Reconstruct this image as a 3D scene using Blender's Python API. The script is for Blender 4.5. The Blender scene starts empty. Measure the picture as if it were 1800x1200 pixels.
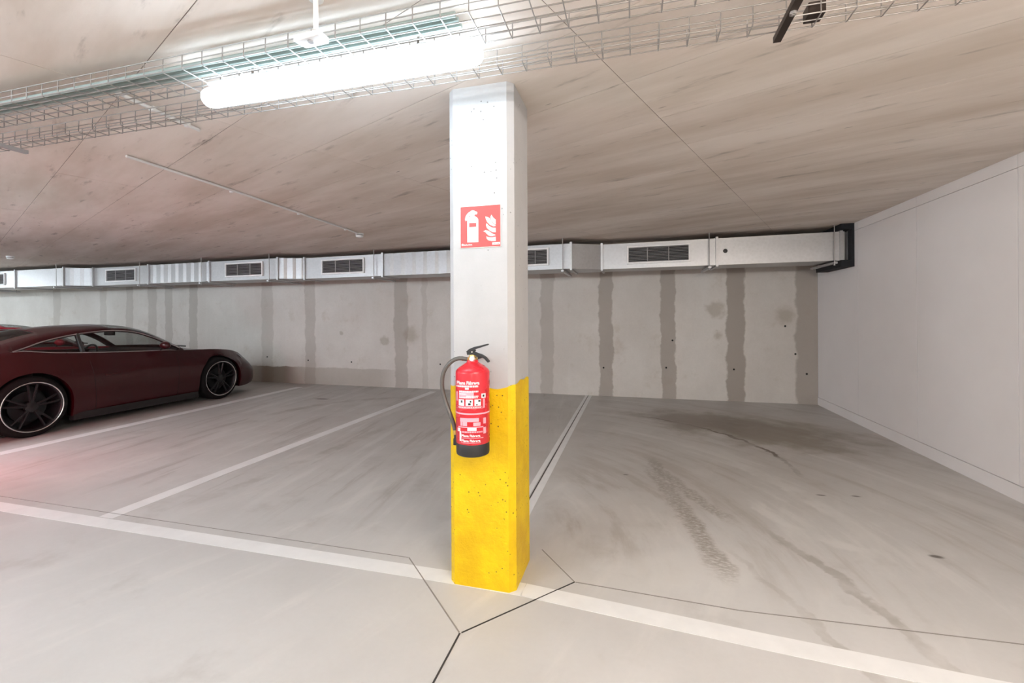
import bpy, bmesh, math, random
from mathutils import Vector, Matrix
random.seed(7)
scn = bpy.context.scene
COL = scn.collection

# ------------------------------------------------------------------ camera
F_PX, CX, CY = 782.69, 900.0, 556.17          # focal length and principal point of the 1800x1200 frame
YAW, ROLL, CAM_H = math.radians(15.238), math.radians(0.298), 1.35
cam = bpy.data.objects.new('camera', bpy.data.cameras.new('camera'))
COL.objects.link(cam); scn.camera = cam
cam.data.sensor_fit = 'HORIZONTAL'; cam.data.sensor_width = 36.0
cam.data.lens = F_PX / 1800 * 36.0
cam.data.shift_y = (CY - 600.0) / 1800.0
cam.data.clip_start = 0.02; cam.data.clip_end = 100
cam.matrix_world = (Matrix.Translation((0, 0, CAM_H)) @ Matrix.Rotation(YAW, 4, 'Z')
                    @ Matrix.Rotation(math.pi / 2, 4, 'X') @ Matrix.Rotation(-ROLL, 4, 'Z'))

# ------------------------------------------------------------------ world, exposure, lamp strengths
w = bpy.data.worlds.new('world'); scn.world = w; w.use_nodes = True
w.node_tree.nodes['Background'].inputs[0].default_value = (0.9, 0.95, 1.0, 1)
w.node_tree.nodes['Background'].inputs[1].default_value = 0.02
vs = scn.view_settings
vs.view_transform = 'Standard'; vs.look = 'None'; vs.gamma = 1.0; vs.use_curve_mapping = False
vs.exposure = 0.5
LAMP_MAIN = 17.0           # cool tube in view
LAMP_FILL = 94.0          # added unseen tubes behind and beside the camera, for even brightness
RED_FLARE = 85.0  # added unseen red light that imitates a lens flare

# ------------------------------------------------------------------ pixel helper (direction; the plane gives the distance)
def P(u, v, ax, val):
    a, b = (u - CX) / F_PX, (v - CY) / F_PX
    a, b = math.cos(ROLL) * a - math.sin(ROLL) * b, math.sin(ROLL) * a + math.cos(ROLL) * b
    d = Vector((math.cos(YAW) * a - math.sin(YAW), math.sin(YAW) * a + math.cos(YAW), -b))
    i = 'xyz'.index(ax); o = Vector((0, 0, CAM_H))
    return o + d * ((val - o[i]) / d[i])

# ------------------------------------------------------------------ node helper
class NT:
    def __init__(s, name):
        s.mat = bpy.data.materials.new(name); s.mat.use_nodes = True
        s.t = s.mat.node_tree; s.b = s.t.nodes['Principled BSDF']; s._pos = None
    def n(s, typ, **kw):
        nd = s.t.nodes.new(typ)
        for k, v in kw.items(): setattr(nd, k, v)
        return nd
    def set(s, sock, v):
        if isinstance(v, bpy.types.NodeSocket): s.t.links.new(v, sock)
        elif isinstance(v, (tuple, list)) and sock.type == 'RGBA' and len(v) == 3: sock.default_value = (*v, 1)
        else: sock.default_value = v
    def pos(s):
        if s._pos is None: s._pos = s.n('ShaderNodeNewGeometry').outputs['Position']
        return s._pos
    def xyz(s):
        nd = s.n('ShaderNodeSeparateXYZ'); s.set(nd.inputs[0], s.pos()); return nd.outputs
    def m(s, op, a, b=0.0, c=0.0, clamp=False):
        nd = s.n('ShaderNodeMath', operation=op, use_clamp=clamp)
        s.set(nd.inputs[0], a); s.set(nd.inputs[1], b); s.set(nd.inputs[2], c); return nd.outputs[0]
    def vmul(s, v, sc):
        nd = s.n('ShaderNodeVectorMath', operation='MULTIPLY'); s.set(nd.inputs[0], v); nd.inputs[1].default_value = sc
        return nd.outputs[0]
    def rotz(s, v, ang):
        nd = s.n('ShaderNodeVectorRotate', rotation_type='Z_AXIS'); s.set(nd.inputs['Vector'], v)
        nd.inputs['Angle'].default_value = ang; return nd.outputs[0]
    def noise(s, v, scale, detail=3.0, rough=0.55):
        nd = s.n('ShaderNodeTexNoise'); s.set(nd.inputs['Vector'], v); nd.inputs['Scale'].default_value = scale
        nd.inputs['Detail'].default_value = detail; nd.inputs['Roughness'].default_value = rough; return nd.outputs['Fac']
    def ramp(s, v, a, b, lo=0.0, hi=1.0):
        nd = s.n('ShaderNodeMapRange', interpolation_type='SMOOTHSTEP'); s.set(nd.inputs[0], v)
        for i, x in enumerate((a, b, lo, hi)): nd.inputs[i + 1].default_value = x
        return nd.outputs[0]
    def mix(s, f, a, b):
        nd = s.n('ShaderNodeMix', data_type='RGBA'); s.set(nd.inputs[0], f); s.set(nd.inputs[6], a); s.set(nd.inputs[7], b)
        return nd.outputs[2]
    def bump(s, hgt, strength, dist=0.01):
        nd = s.n('ShaderNodeBump'); nd.inputs['Strength'].default_value = strength
        nd.inputs['Distance'].default_value = dist; s.set(nd.inputs['Height'], hgt)
        s.set(s.b.inputs['Normal'], nd.outputs[0])
    def done(s, col=None, rough=None, metal=None, spec=None):
        if col is not None: s.set(s.b.inputs['Base Color'], col)
        if rough is not None: s.set(s.b.inputs['Roughness'], rough)
        if metal is not None: s.set(s.b.inputs['Metallic'], metal)
        if spec is not None: s.set(s.b.inputs['Specular IOR Level'], spec)
        return s.mat

def plain(name, col, rough=0.5, metal=0.0, var=0.06, scale=20.0, spec=0.5, bump=0.0):
    t = NT(name); nz = t.noise(t.pos(), scale, 4)
    c2 = tuple(max(0, x * (1 - var * 2)) for x in col); c1 = tuple(min(1, x * (1 + var)) for x in col)
    c = t.mix(nz, c2, c1)
    if bump: t.bump(nz, bump, 0.004)
    return t.done(c, t.m('MULTIPLY_ADD', nz, 0.12, rough - 0.06), metal, spec)

# circle through three floor points, for tyre arcs
def circ(p):
    (ax, ay), (bx, by), (cx, cy) = p
    d = 2 * (ax * (by - cy) + bx * (cy - ay) + cx * (ay - by))
    ux = ((ax**2 + ay**2) * (by - cy) + (bx**2 + by**2) * (cy - ay) + (cx**2 + cy**2) * (ay - by)) / d
    uy = ((ax**2 + ay**2) * (cx - bx) + (bx**2 + by**2) * (ax - cx) + (cx**2 + cy**2) * (bx - ax)) / d
    return ux, uy, math.hypot(ax - ux, ay - uy)

def floor_mat():
    t = NT('sealed_concrete_floor'); pos = t.pos(); X, Y, Z = t.xyz()
    big = t.noise(pos, 0.55, 4, 0.6); mid = t.noise(pos, 2.6, 5, 0.6); fine = t.noise(pos, 34, 4, 0.6)
    # brushed streaks running along the bays
    st = t.noise(t.vmul(t.rotz(pos, 0.35), (3.2, 0.45, 1)), 1.6, 5, 0.6)
    base = t.mix(t.ramp(big, .3, .7), (.50, .49, .475), (.60, .59, .575))
    base = t.mix(t.m('MULTIPLY', t.ramp(st, .52, .72), .5), base, (.66, .64, .61))
    base = t.mix(t.m('MULTIPLY', t.ramp(mid, .56, .75), .35), base, (.34, .315, .285))
    base = t.mix(t.m('MULTIPLY', fine, .18), base, (.35, .33, .31))
    # inside the bays the floor is dustier and darker than the mopped aisle
    bay = t.ramp(t.m('ADD', Y, t.m('MULTIPLY', t.m('SUBTRACT', mid, .5), 1.6)), 2.0, 4.6)
    base = t.mix(t.m('MULTIPLY', bay, .42), base, (.40, .375, .34))
    wob = t.m('MULTIPLY', t.m('SUBTRACT', t.noise(pos, 5.0, 4, .65), .5), .16)
    tread = t.ramp(t.noise(t.vmul(pos, (1, 2.2, 1)), 30, 3, .6), .30, .62)
    def arc(px, wid, col, amt, reach, base, treaded=False):
        pts = [P(u, v, 'z', 0) for u, v in px]
        ux, uy, r = circ([(p.x, p.y) for p in pts]); mx, my = pts[1].x, pts[1].y
        dx = t.m('SUBTRACT', X, ux); dy = t.m('SUBTRACT', Y, uy)
        d = t.m('SQRT', t.m('ADD', t.m('MULTIPLY', dx, dx), t.m('MULTIPLY', dy, dy)))
        d = t.m('ABSOLUTE', t.m('ADD', t.m('SUBTRACT', d, r), wob))
        k = t.ramp(d, wid * .45, wid, 1, 0)
        ex = t.m('SUBTRACT', X, mx); ey = t.m('SUBTRACT', Y, my)
        e = t.m('SQRT', t.m('ADD', t.m('MULTIPLY', ex, ex), t.m('MULTIPLY', ey, ey)))
        k = t.m('MULTIPLY', k, t.ramp(e, reach * .6, reach, amt, 0))
        k = t.m('MULTIPLY', k, tread if treaded else t.ramp(mid, .3, .62))
        return t.mix(k, base, col)
    def blotch(u, v, rx, ry, ang, col, amt, base):
        p = P(u, v, 'z', 0)
        dx = t.m('SUBTRACT', X, p.x); dy = t.m('SUBTRACT', Y, p.y); c, s_ = math.cos(ang), math.sin(ang)
        a = t.m('DIVIDE', t.m('ADD', t.m('MULTIPLY', dx, c), t.m('MULTIPLY', dy, s_)), rx)
        b = t.m('DIVIDE', t.m('SUBTRACT', t.m('MULTIPLY', dy, c), t.m('MULTIPLY', dx, s_)), ry)
        r = t.m('SQRT', t.m('ADD', t.m('MULTIPLY', a, a), t.m('MULTIPLY', b, b)))
        r = t.m('ADD', r, t.m('MULTIPLY', t.m('SUBTRACT', mid, .5), 1.6))
        return t.mix(t.ramp(r, .35, 1.0, amt, 0), base, col)
    dark, light = (.27, .24, .205), (.60, .585, .56)
    # sweeping streaks left by cars turning into the end bay, and straighter ones in the bays beside it
    dx0 = t.m('ADD', X, 1.9); dy0 = t.m('SUBTRACT', Y, 2.4)
    rad = t.m('SQRT', t.m('ADD', t.m('MULTIPLY', dx0, dx0), t.m('MULTIPLY', dy0, dy0))); an = t.m('ARCTAN2', dy0, dx0)
    cv = t.n('ShaderNodeCombineXYZ'); t.set(cv.inputs[0], t.m('MULTIPLY', rad, 3.4)); t.set(cv.inputs[1], t.m('MULTIPLY', an, 1.5))
    sw = t.noise(cv.outputs[0], 1.3, 5, .62); rb = t.m('MULTIPLY', t.ramp(X, -.7, -.4), t.ramp(Y, 2.1, 2.9))
    base = t.mix(t.m('MULTIPLY', t.m('MULTIPLY', t.ramp(sw, .5, .66), rb), .5), base, (.33, .295, .255))
    base = t.mix(t.m('MULTIPLY', t.m('MULTIPLY', t.ramp(sw, .47, .36), rb), .5), base, light)
    lb = t.noise(t.vmul(t.rotz(pos, -.12), (4.2, .35, 1)), 1.5, 5, .65); lm = t.m('MULTIPLY', t.ramp(X, -.7, -.9, 0, 1), t.ramp(Y, 2.1, 3.2))
    base = t.mix(t.m('MULTIPLY', t.m('MULTIPLY', t.ramp(lb, .52, .68), lm), .6), base, light)
    base = t.mix(t.m('MULTIPLY', t.m('MULTIPLY', t.ramp(lb, .46, .34), lm), .5), base, (.31, .28, .25))
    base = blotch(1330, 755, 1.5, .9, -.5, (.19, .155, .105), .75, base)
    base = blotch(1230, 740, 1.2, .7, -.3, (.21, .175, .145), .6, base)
    base = blotch(1180, 1000, .55, .25, .4, light, .55, base)
    base = arc([(1120, 795), (1195, 890), (1265, 1000)], .09, dark, .75, .95, base, True)
    base = arc([(1125, 785), (1190, 850), (1260, 900)], .075, dark, .75, .8, base, True)
    base = arc([(1205, 900), (1245, 950), (1290, 1040)], .07, dark, .5, .5, base, True)
    base = arc([(1150, 735), (1270, 762), (1375, 808)], .03, (.15, .12, .095), .95, 1.5, base)
    base = arc([(1305, 820), (1400, 865), (1500, 925)], .09, light, .8, .9, base)
    base = arc([(1320, 875), (1390, 925), (1440, 945)], .07, light, .8, .5, base)
    base = arc([(1430, 985), (1520, 1050), (1640, 1150)], .045, dark, .6, .8, base)
    base = arc([(1275, 960), (1390, 1060), (1470, 1130)], .03, dark, .4, .6, base)
    base = arc([(320, 850), (620, 745), (760, 700)], .12, light, .6, 1.8, base)
    base = arc([(160, 830), (330, 780), (470, 725)], .13, light, .7, 1.7, base)
    base = arc([(660, 850), (720, 825), (780, 790)], .10, light, .55, .7, base)
    base = arc([(350, 880), (560, 800), (700, 740)], .08, dark, .4, 1.4, base)
    base = arc([(440, 740), (560, 712), (680, 700)], .1, dark, .5, 1.6, base)
    for u, v, rx, ry in ((1505, 872, .05, .02), (1645, 978, .05, .025), (567, 701, .22, .07), (1443, 870, .04, .015), (1100, 834, .03, .015)):
        base = blotch(u, v, rx, ry, 0, (.075, .06, .045), .85, base)
    t.bump(t.m('ADD', fine, t.m('MULTIPLY', mid, .6)), .10, .004)
    return t.done(base, t.ramp(mid, .25, .8, .36, .55), 0, .35)

def conc_mat(name, c1, c2, stretch=(1, 1, 1), rot=0.0, pits=.5, pit_scale=9.0, stain=.3):
    t = NT(name); pos = t.pos(); v = t.vmul(t.rotz(pos, rot), stretch)
    big = t.noise(v, .9, 5, .62); mid = t.noise(v, 4.5, 5, .6); fine = t.noise(pos, 60, 3, .6)
    oi = t.n('ShaderNodeObjectInfo').outputs['Random']
    c = t.mix(t.ramp(big, .28, .72), c1, c2)
    c = t.mix(t.m('MULTIPLY', t.ramp(mid, .58, .76), stain), c, tuple(x * .5 for x in c1))
    c = t.mix(t.m('MULTIPLY', oi, .10), c, tuple(x * .75 for x in c1))
    vo = t.n('ShaderNodeTexVoronoi', feature='F1'); t.set(vo.inputs['Vector'], v); vo.inputs['Scale'].default_value = pit_scale
    gate = t.ramp(t.noise(pos, 1.7, 2), .50, .60)
    pit = t.m('MULTIPLY', t.ramp(vo.outputs['Distance'], .035, .07, pits, 0), gate)
    c = t.mix(pit, c, tuple(x * .35 for x in c1))
    t.bump(t.m('SUBTRACT', t.m('ADD', t.m('MULTIPLY', fine, .3), t.m('MULTIPLY', mid, .5)), pit), .22, .006)
    return t.done(c, .82, 0, .25)

def back_wall_mat():
    t = NT('cast_concrete_wall'); pos = t.pos(); X, Y, Z = t.xyz()
    big = t.noise(pos, .7, 5, .6); mid = t.noise(pos, 3.2, 5, .65); fine = t.noise(pos, 40, 4, .6)
    vert = t.noise(t.vmul(pos, (2.5, 1, .25)), 2.0, 4, .6)
    c = t.mix(t.ramp(big, .3, .7), (.57, .54, .50), (.68, .655, .615))
    c = t.mix(t.m('MULTIPLY', t.ramp(vert, .5, .75), .3), c, (.66, .645, .615))
    c = t.mix(t.m('MULTIPLY', t.ramp(mid, .56, .74), .35), c, (.44, .385, .31))
    c = t.mix(t.m('MULTIPLY', fine, .22), c, (.30, .28, .25))
    wob = t.m('MULTIPLY', t.m('SUBTRACT', t.noise(t.vmul(pos, (1, 1, 1.3)), 2.6, 5, .6), .5), .17)
    xs = t.m('ADD', X, wob)
    for x, hw, amt in ((-13.75, .14, .35), (-12.16, .12, .3), (-11.32, .12, .4), (-10.61, .15, .4), (-10.12, .12, .45), (-9.41, .13, .5),
                       (-7.41, .16, .35), (-6.35, .14, .45), (-4.29, .16, .55), (-3.8, .06, .25), (-1.452, .13, .45),
                       (-.449, .125, .72), (.55, .125, .72), (1.547, .15, .8), (2.56, .2, .72)):
        k = t.ramp(t.m('ABSOLUTE', t.m('SUBTRACT', xs, x)), hw * .78, hw, amt, 0)
        c = t.mix(k, c, (.30, .265, .23))
    # damp splash band low on the wall beside the parked car
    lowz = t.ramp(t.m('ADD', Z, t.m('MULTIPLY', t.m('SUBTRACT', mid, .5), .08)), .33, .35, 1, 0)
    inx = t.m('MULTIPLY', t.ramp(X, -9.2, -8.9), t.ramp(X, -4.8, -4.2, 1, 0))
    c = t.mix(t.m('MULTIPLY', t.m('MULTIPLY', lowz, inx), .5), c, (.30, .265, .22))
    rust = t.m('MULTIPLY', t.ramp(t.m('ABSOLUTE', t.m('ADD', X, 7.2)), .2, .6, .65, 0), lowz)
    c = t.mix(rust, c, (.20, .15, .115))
    for u, v, r in ((1258, 545, .16), (1262, 590, .12), (722, 590, .22), (675, 600, .12), (600, 585, .06), (1380, 555, .2)):
        p = P(u, v, 'y', 7.66)
        dx = t.m('SUBTRACT', X, p.x); dz = t.m('SUBTRACT', Z, p.z)
        d = t.m('ADD', t.m('SQRT', t.m('ADD', t.m('MULTIPLY', dx, dx), t.m('MULTIPLY', dz, dz))), t.m('MULTIPLY', t.m('SUBTRACT', mid, .5), .35))
        c = t.mix(t.ramp(d, r * .4, r, .45, 0), c, (.27, .225, .16))
    t.bump(t.m('ADD', fine, mid), .25, .006)
    return t.done(c, .85, 0, .2)

def column_mat():
    t = NT('white_painted_concrete'); pos = t.pos()
    mid = t.noise(pos, 7, 5, .6); fine = t.noise(pos, 70, 4, .6)
    c = t.mix(mid, (.40, .40, .40), (.49, .488, .487))
    vo = t.n('ShaderNodeTexVoronoi'); t.set(vo.inputs['Vector'], pos); vo.inputs['Scale'].default_value = 30
    g = t.m('MULTIPLY', t.ramp(vo.outputs['Distance'], .08, .14, 1, 0), t.ramp(t.noise(pos, 5.5, 3), .50, .58))
    c = t.mix(g, c, (.20, .19, .18))
    t.bump(t.m('SUBTRACT', t.m('MULTIPLY', fine, .4), g), .35, .004)
    return t.done(c, .65, 0, .3)

def yellow_mat():
    t = NT('yellow_paint'); pos = t.pos()
    mid = t.noise(pos, 6, 5, .6); fine = t.noise(pos, 60, 4, .65)
    c = t.mix(t.ramp(mid, .3, .7), (.66, .40, .0), (.80, .55, .002))
    vo = t.n('ShaderNodeTexVoronoi'); t.set(vo.inputs['Vector'], pos); vo.inputs['Scale'].default_value = 34
    g = t.m('MULTIPLY', t.ramp(vo.outputs['Distance'], .09, .16, 1, 0), t.ramp(t.noise(pos, 6.0, 3), .50, .57))
    c = t.mix(g, c, (.22, .14, .01))
    t.bump(t.m('SUBTRACT', t.m('MULTIPLY', t.m('ADD', fine, mid), .8), g), .6, .009)
    return t.done(c, .5, 0, .35)

def steel_mat():
    t = NT('galvanised_steel'); pos = t.pos()
    vo = t.n('ShaderNodeTexVoronoi'); t.set(vo.inputs['Vector'], pos); vo.inputs['Scale'].default_value = 28
    nz = t.noise(pos, 3.0, 4, .6); oi = t.n('ShaderNodeObjectInfo').outputs['Random']
    sp = t.m('ADD', t.m('MULTIPLY', vo.outputs['Distance'], .35), t.m('MULTIPLY', nz, .65))
    c = t.mix(sp, (.40, .40, .40), (.60, .60, .605))
    c = t.mix(t.m('MULTIPLY', oi, .2), c, (.5, .5, .5))
    return t.done(c, t.m('MULTIPLY_ADD', sp, .2, .36), .7)

def emis_mat(name, col, strength):
    t = NT(name); t.b.inputs['Emission Color'].default_value = (*col, 1); t.b.inputs['Emission Strength'].default_value = strength
    return t.done(col, .5)

def glass_mat(name, tint):
    t = NT(name); out = [n for n in t.t.nodes if n.type == 'OUTPUT_MATERIAL'][0]
    tr = t.n('ShaderNodeBsdfTransparent'); tr.inputs[0].default_value = (*tint, 1)
    gl = t.n('ShaderNodeBsdfGlossy'); gl.inputs['Roughness'].default_value = .05
    lw = t.n('ShaderNodeLayerWeight'); fc = t.m('MULTIPLY_ADD', t.m('POWER', lw.outputs['Facing'], 4.0), .5, .04)
    mx = t.n('ShaderNodeMixShader'); t.set(mx.inputs[0], fc); t.set(mx.inputs[1], tr.outputs[0]); t.set(mx.inputs[2], gl.outputs[0])
    t.t.links.new(mx.outputs[0], out.inputs[0]); return t.mat

def paint_mat(name, col, rough=.32):
    t = NT(name); fl = t.noise(t.pos(), 300, 2); c = t.mix(fl, tuple(x * .85 for x in col), tuple(x * 1.2 for x in col))
    t.b.inputs['Coat Weight'].default_value = .35; t.b.inputs['Coat Roughness'].default_value = .08
    return t.done(c, rough, 0, .3)

M = dict(
    floor=floor_mat(),
    line=plain('white_line_paint', (.78, .78, .77), .5, var=.07, scale=8),
    joint=plain('dark_joint_sealant', (.03, .028, .026), .8),
    dusty_joint=plain('dusty_joint_filler', (.26, .24, .22), .8),
    ceil=conc_mat('board_cast_ceiling_concrete', (.62, .54, .465), (.82, .755, .695), (.5, 2.6, 1), math.radians(22.5), .75, 4.5, .75),
    slab=plain('concrete_slab', (.20, .165, .14), .9),
    wall_b=back_wall_mat(),
    wall_w=plain('white_wall_panel', (.86, .84, .83), .7, var=.03, scale=2, spec=.25),
    wall_o=conc_mat('plain_concrete_wall', (.42, .40, .37), (.55, .53, .5)),
    filler=plain('joint_filler_cream', (.60, .57, .52), .75),
    column=column_mat(), yellow=yellow_mat(), steel=steel_mat(),
    frame=plain('white_powder_coat', (.78, .78, .77), .4, var=.03),
    slat=plain('grey_louvre', (.33, .32, .32), .5),
    dark=plain('dark_void', (.012, .012, .012), .9),
    black=plain('black_plastic', (.018, .018, .018), .45),
    foam=plain('black_foam_collar', (.012, .013, .016), .9),
    red=plain('red_enamel', (.62, .022, .035), .28, var=.05, scale=6),
    signred=plain('red_sign_face', (.72, .075, .07), .45, var=.02),
    signwhite=plain('photoluminescent_white', (.86, .86, .80), .45, var=.02),
    label_w=plain('white_print', (.85, .80, .82), .5, var=.04), label_p=plain('pink_print', (.78, .40, .47), .5, var=.08, scale=90),
    brass=plain('brass', (.72, .50, .16), .28, .9),
    hose=plain('grey_rubber_hose', (.10, .095, .085), .42),
    strut=plain('brown_black_steel', (.05, .035, .028), .4, .5),
    zinc=plain('zinc_wire', (.36, .34, .32), .45, .6),
    cable=plain('grey_green_cable', (.26, .32, .30), .5),
    plastic=plain('white_plastic', (.80, .80, .79), .4, var=.03),
    lampbody=plain('grey_lamp_housing', (.62, .63, .64), .45),
    tube=emis_mat('lit_diffuser', (.74, .88, 1.0), LAMP_MAIN), fill_tube=emis_mat('added_fill_diffuser', (.80, .91, 1.0), LAMP_FILL), warm_fill_tube=emis_mat('added_warm_fill_diffuser', (1.0, .91, .83), LAMP_FILL * 1.3),
    flare_glow=emis_mat('red_flare_glow', (1.0, .02, .05), RED_FLARE),
    paint=paint_mat('black_car_paint_flare_tint', (.030, .0012, .0025)), paint2=paint_mat('red_car_paint', (.45, .012, .03)),  # coupe is black; the red of the lens flare is mixed into its paint
    glass=glass_mat('car_glass', (.62, .63, .62)), darkglass=glass_mat('rear_car_glass', (.12, .12, .12)),
    tyre=plain('tyre_rubber', (.010, .010, .010), .9, spec=.15), rim=plain('dark_alloy', (.018, .018, .02), .4, .5), lip=plain('bright_rim_lip', (.72, .72, .72), .25, .95),
    chrome=plain('satin_trim', (.62, .60, .60), .3, .9), leather=plain('dark_leather', (.035, .022, .022), .6),
    lens=plain('headlamp_lens', (.35, .36, .38), .12, .3),
)

# ------------------------------------------------------------------ mesh helpers
class MB:
    def __init__(s): s.v = []; s.f = []
    def add(s, vs_, fs):
        o = len(s.v); s.v += [tuple(x) for x in vs_]; s.f += [tuple(i + o for i in f) for f in fs]; return s
    def box(s, x0, x1, y0, y1, z0, z1):
        return s.add([(x0, y0, z0), (x1, y0, z0), (x1, y1, z0), (x0, y1, z0), (x0, y0, z1), (x1, y0, z1), (x1, y1, z1), (x0, y1, z1)],
                     [(3, 2, 1, 0), (4, 5, 6, 7), (0, 1, 5, 4), (1, 2, 6, 5), (2, 3, 7, 6), (3, 0, 4, 7)])
    def prism(s, poly, z0, z1):           # poly counter-clockwise in xy
        n = len(poly)
        return s.add([(x, y, z0) for x, y in poly] + [(x, y, z1) for x, y in poly],
                     [tuple(range(n - 1, -1, -1)), tuple(range(n, 2 * n))] + [(i, (i + 1) % n, n + (i + 1) % n, n + i) for i in range(n)])
    def tube(s, pts, r, seg=8, cap=True):
        pts = [Vector(p) for p in pts]; n = len(pts); up = Vector((0, 0, 1)); rings = []
        rr = r if isinstance(r, (list, tuple)) else [r] * n
        prev = None
        for i, p in enumerate(pts):
            d = ((pts[min(i + 1, n - 1)] - pts[max(i - 1, 0)])).normalized()
            if prev is None:
                a = d.cross(up if abs(d.z) < .9 else Vector((1, 0, 0))).normalized()
            else:
                a = (prev - d * prev.dot(d)).normalized()
            prev = a; b = d.cross(a)
            rings.append([p + (a * math.cos(2 * math.pi * k / seg) + b * math.sin(2 * math.pi * k / seg)) * rr[i] for k in range(seg)])
        vs_ = [v for ring in rings for v in ring]
        fs = [(i * seg + k, i * seg + (k + 1) % seg, (i + 1) * seg + (k + 1) % seg, (i + 1) * seg + k) for i in range(n - 1) for k in range(seg)]
        if cap: fs += [tuple(range(seg - 1, -1, -1)), tuple(range((n - 1) * seg, n * seg))]
        return s.add(vs_, fs)
    def lathe(s, prof, c=(0, 0, 0), axis='z', seg=32, closed=False):
        vs_, fs = [], []
        m = len(prof)
        for r, h in prof:
            for k in range(seg):
                a = 2 * math.pi * k / seg; x, y = r * math.cos(a), r * math.sin(a)
                p = {'z': (x, y, h), 'x': (h, x, y), 'y': (x, h, y)}[axis]
                vs_.append((p[0] + c[0], p[1] + c[1], p[2] + c[2]))
        for i in range(m if closed else m - 1):
            j = (i + 1) % m
            fs += [(i * seg + k, i * seg + (k + 1) % seg, j * seg + (k + 1) % seg, j * seg + k) for k in range(seg)]
        if not closed:
            if prof[0][0] > 1e-6: fs.append(tuple(range(seg - 1, -1, -1)))
            if prof[-1][0] > 1e-6: fs.append(tuple(range((m - 1) * seg, m * seg)))
        return s.add(vs_, fs)
    def mesh(s, name, smooth=False, ang=40):
        me = bpy.data.meshes.new(name); me.from_pydata(s.v, [], s.f)
        bm = bmesh.new(); bm.from_mesh(me)
        bmesh.ops.remove_doubles(bm, verts=bm.verts, dist=1e-6)
        bmesh.ops.recalc_face_normals(bm, faces=bm.faces)
        if smooth:
            for f in bm.faces: f.smooth = True
            for e in bm.edges:
                if len(e.link_faces) == 2 and e.calc_face_angle(0) > math.radians(ang): e.smooth = False
        bm.to_mesh(me); bm.free(); return me
    def build(s, name, mat, parent=None, smooth=False, ang=40):
        me = s.mesh(name, smooth, ang); me.materials.append(M[mat] if isinstance(mat, str) else mat)
        return link(name, me, parent)

def link(name, data, parent=None):
    o = bpy.data.objects.new(name, data); COL.objects.link(o)
    if parent is not None:
        o.parent = parent
        o.matrix_parent_inverse = Matrix.Translation(-parent.location) if parent.type == 'EMPTY' and not parent.get('local') else Matrix.Identity(4)
    return o
def tag(o, label=None, cat=None, group=None, kind=None):
    for k, v in (('label', label), ('category', cat), ('group', group), ('kind', kind)):
        if v: o[k] = v
    return o
def thing(name, loc, label, cat, group=None, local=False):
    """Empty at a thing's base; with local=True its parts are given in its own coordinates."""
    o = bpy.data.objects.new(name, None); COL.objects.link(o); o.location = loc; o.empty_display_size = .1
    if local: o['local'] = True
    return tag(o, label, cat, group)
def bevel(o, wid, seg=2):
    m = o.modifiers.new('bevel', 'BEVEL'); m.width = wid; m.segments = seg; m.limit_method = 'ANGLE'; m.angle_limit = math.radians(40); return o
def copy_tree(o, parent=None):
    c = o.copy(); COL.objects.link(c)
    if parent is not None: c.parent = parent
    for ch in [x for x in COL.objects if x.parent == o]: copy_tree(ch, c)
    return c

# ------------------------------------------------------------------ the room
XL, XR, YF, YB, ZC = -17.0, 2.674, -7.0, 7.664, 2.5
floor = MB().box(XL, XR, YF, YB, -.2, 0).build('floor', 'floor'); tag(floor, 'grey sealed concrete garage floor with tyre marks', None, None, 'structure')
wall_back = MB().box(XL, XR, YB, YB + .25, 0, ZC + .2).build('wall_back', 'wall_b'); tag(wall_back, 'raw concrete back wall with dark vertical patched strips', kind='structure')
wall_left = MB().box(XL - .25, XL, YF, YB, 0, ZC + .2).build('wall_left', 'wall_o'); tag(wall_left, 'plain concrete wall beyond the parked cars', kind='structure')
wall_front = MB().box(XL, XR, YF - .25, YF, 0, ZC + .2).build('wall_front', 'wall_o'); tag(wall_front, 'plain concrete wall across the driving aisle', kind='structure')
wall_right = MB().box(XR + .012, XR + .2, YF, YB, 0, ZC + .2).build('wall_right', 'filler'); tag(wall_right, 'white panelled side wall with filled joints', kind='structure')

# white panels of the side wall: 1.19 m wide, a band of filler strip above and a skirting below
y = 6.423 + 1.187
edges = [YB]
while y > YF: edges.append(y); y -= 1.187
edges.append(YF)
edges = [e for i, e in enumerate(edges) if i == 0 or edges[i - 1] - e > .1]
Y_END = 6.423
for a, b in zip(edges[:-1], edges[1:]):
    MB().box(XR, XR + .012, b + .003, a - .003, .117, 2.40).build('wall_panel', 'wall_w', wall_right)
    MB().box(XR, XR + .012, b + .0015, a - .0015, 2.404, ZC).build('top_strip', 'wall_w', wall_right)
base_r = MB().box(XR - .006, XR + .012, YF, YB, 0, .112).build('baseboard_right', 'wall_w'); tag(base_r, 'low white skirting strip along the side wall', kind='structure')

# ceiling: slab plus the 2.04 x 0.5 m board-cast panels, the grid turned 22.5 degrees
ceiling = MB().box(XL, XR + .2, YF, YB, ZC + .0018, ZC + .2).build('ceiling', 'slab'); tag(ceiling, 'board-marked concrete ceiling slab', kind='structure')
def clip(poly, x0, x1, y0, y1):
    for ax, val, sg in ((0, x0, 1), (0, x1, -1), (1, y0, 1), (1, y1, -1)):
        out = []
        for i in range(len(poly)):
            p, q = poly[i - 1], poly[i]; dp, dq = sg * (p[ax] - val), sg * (q[ax] - val)
            if (dp >= 0) != (dq >= 0):
                t_ = dp / (dp - dq); out.append((p[0] + t_ * (q[0] - p[0]), p[1] + t_ * (q[1] - p[1])))
            if dq >= 0: out.append(q)
        poly = out
        if len(poly) < 3: return []
    return poly
ca, sa = math.cos(math.radians(22.5)), math.sin(math.radians(22.5))
G = .0017
panels = []
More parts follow.
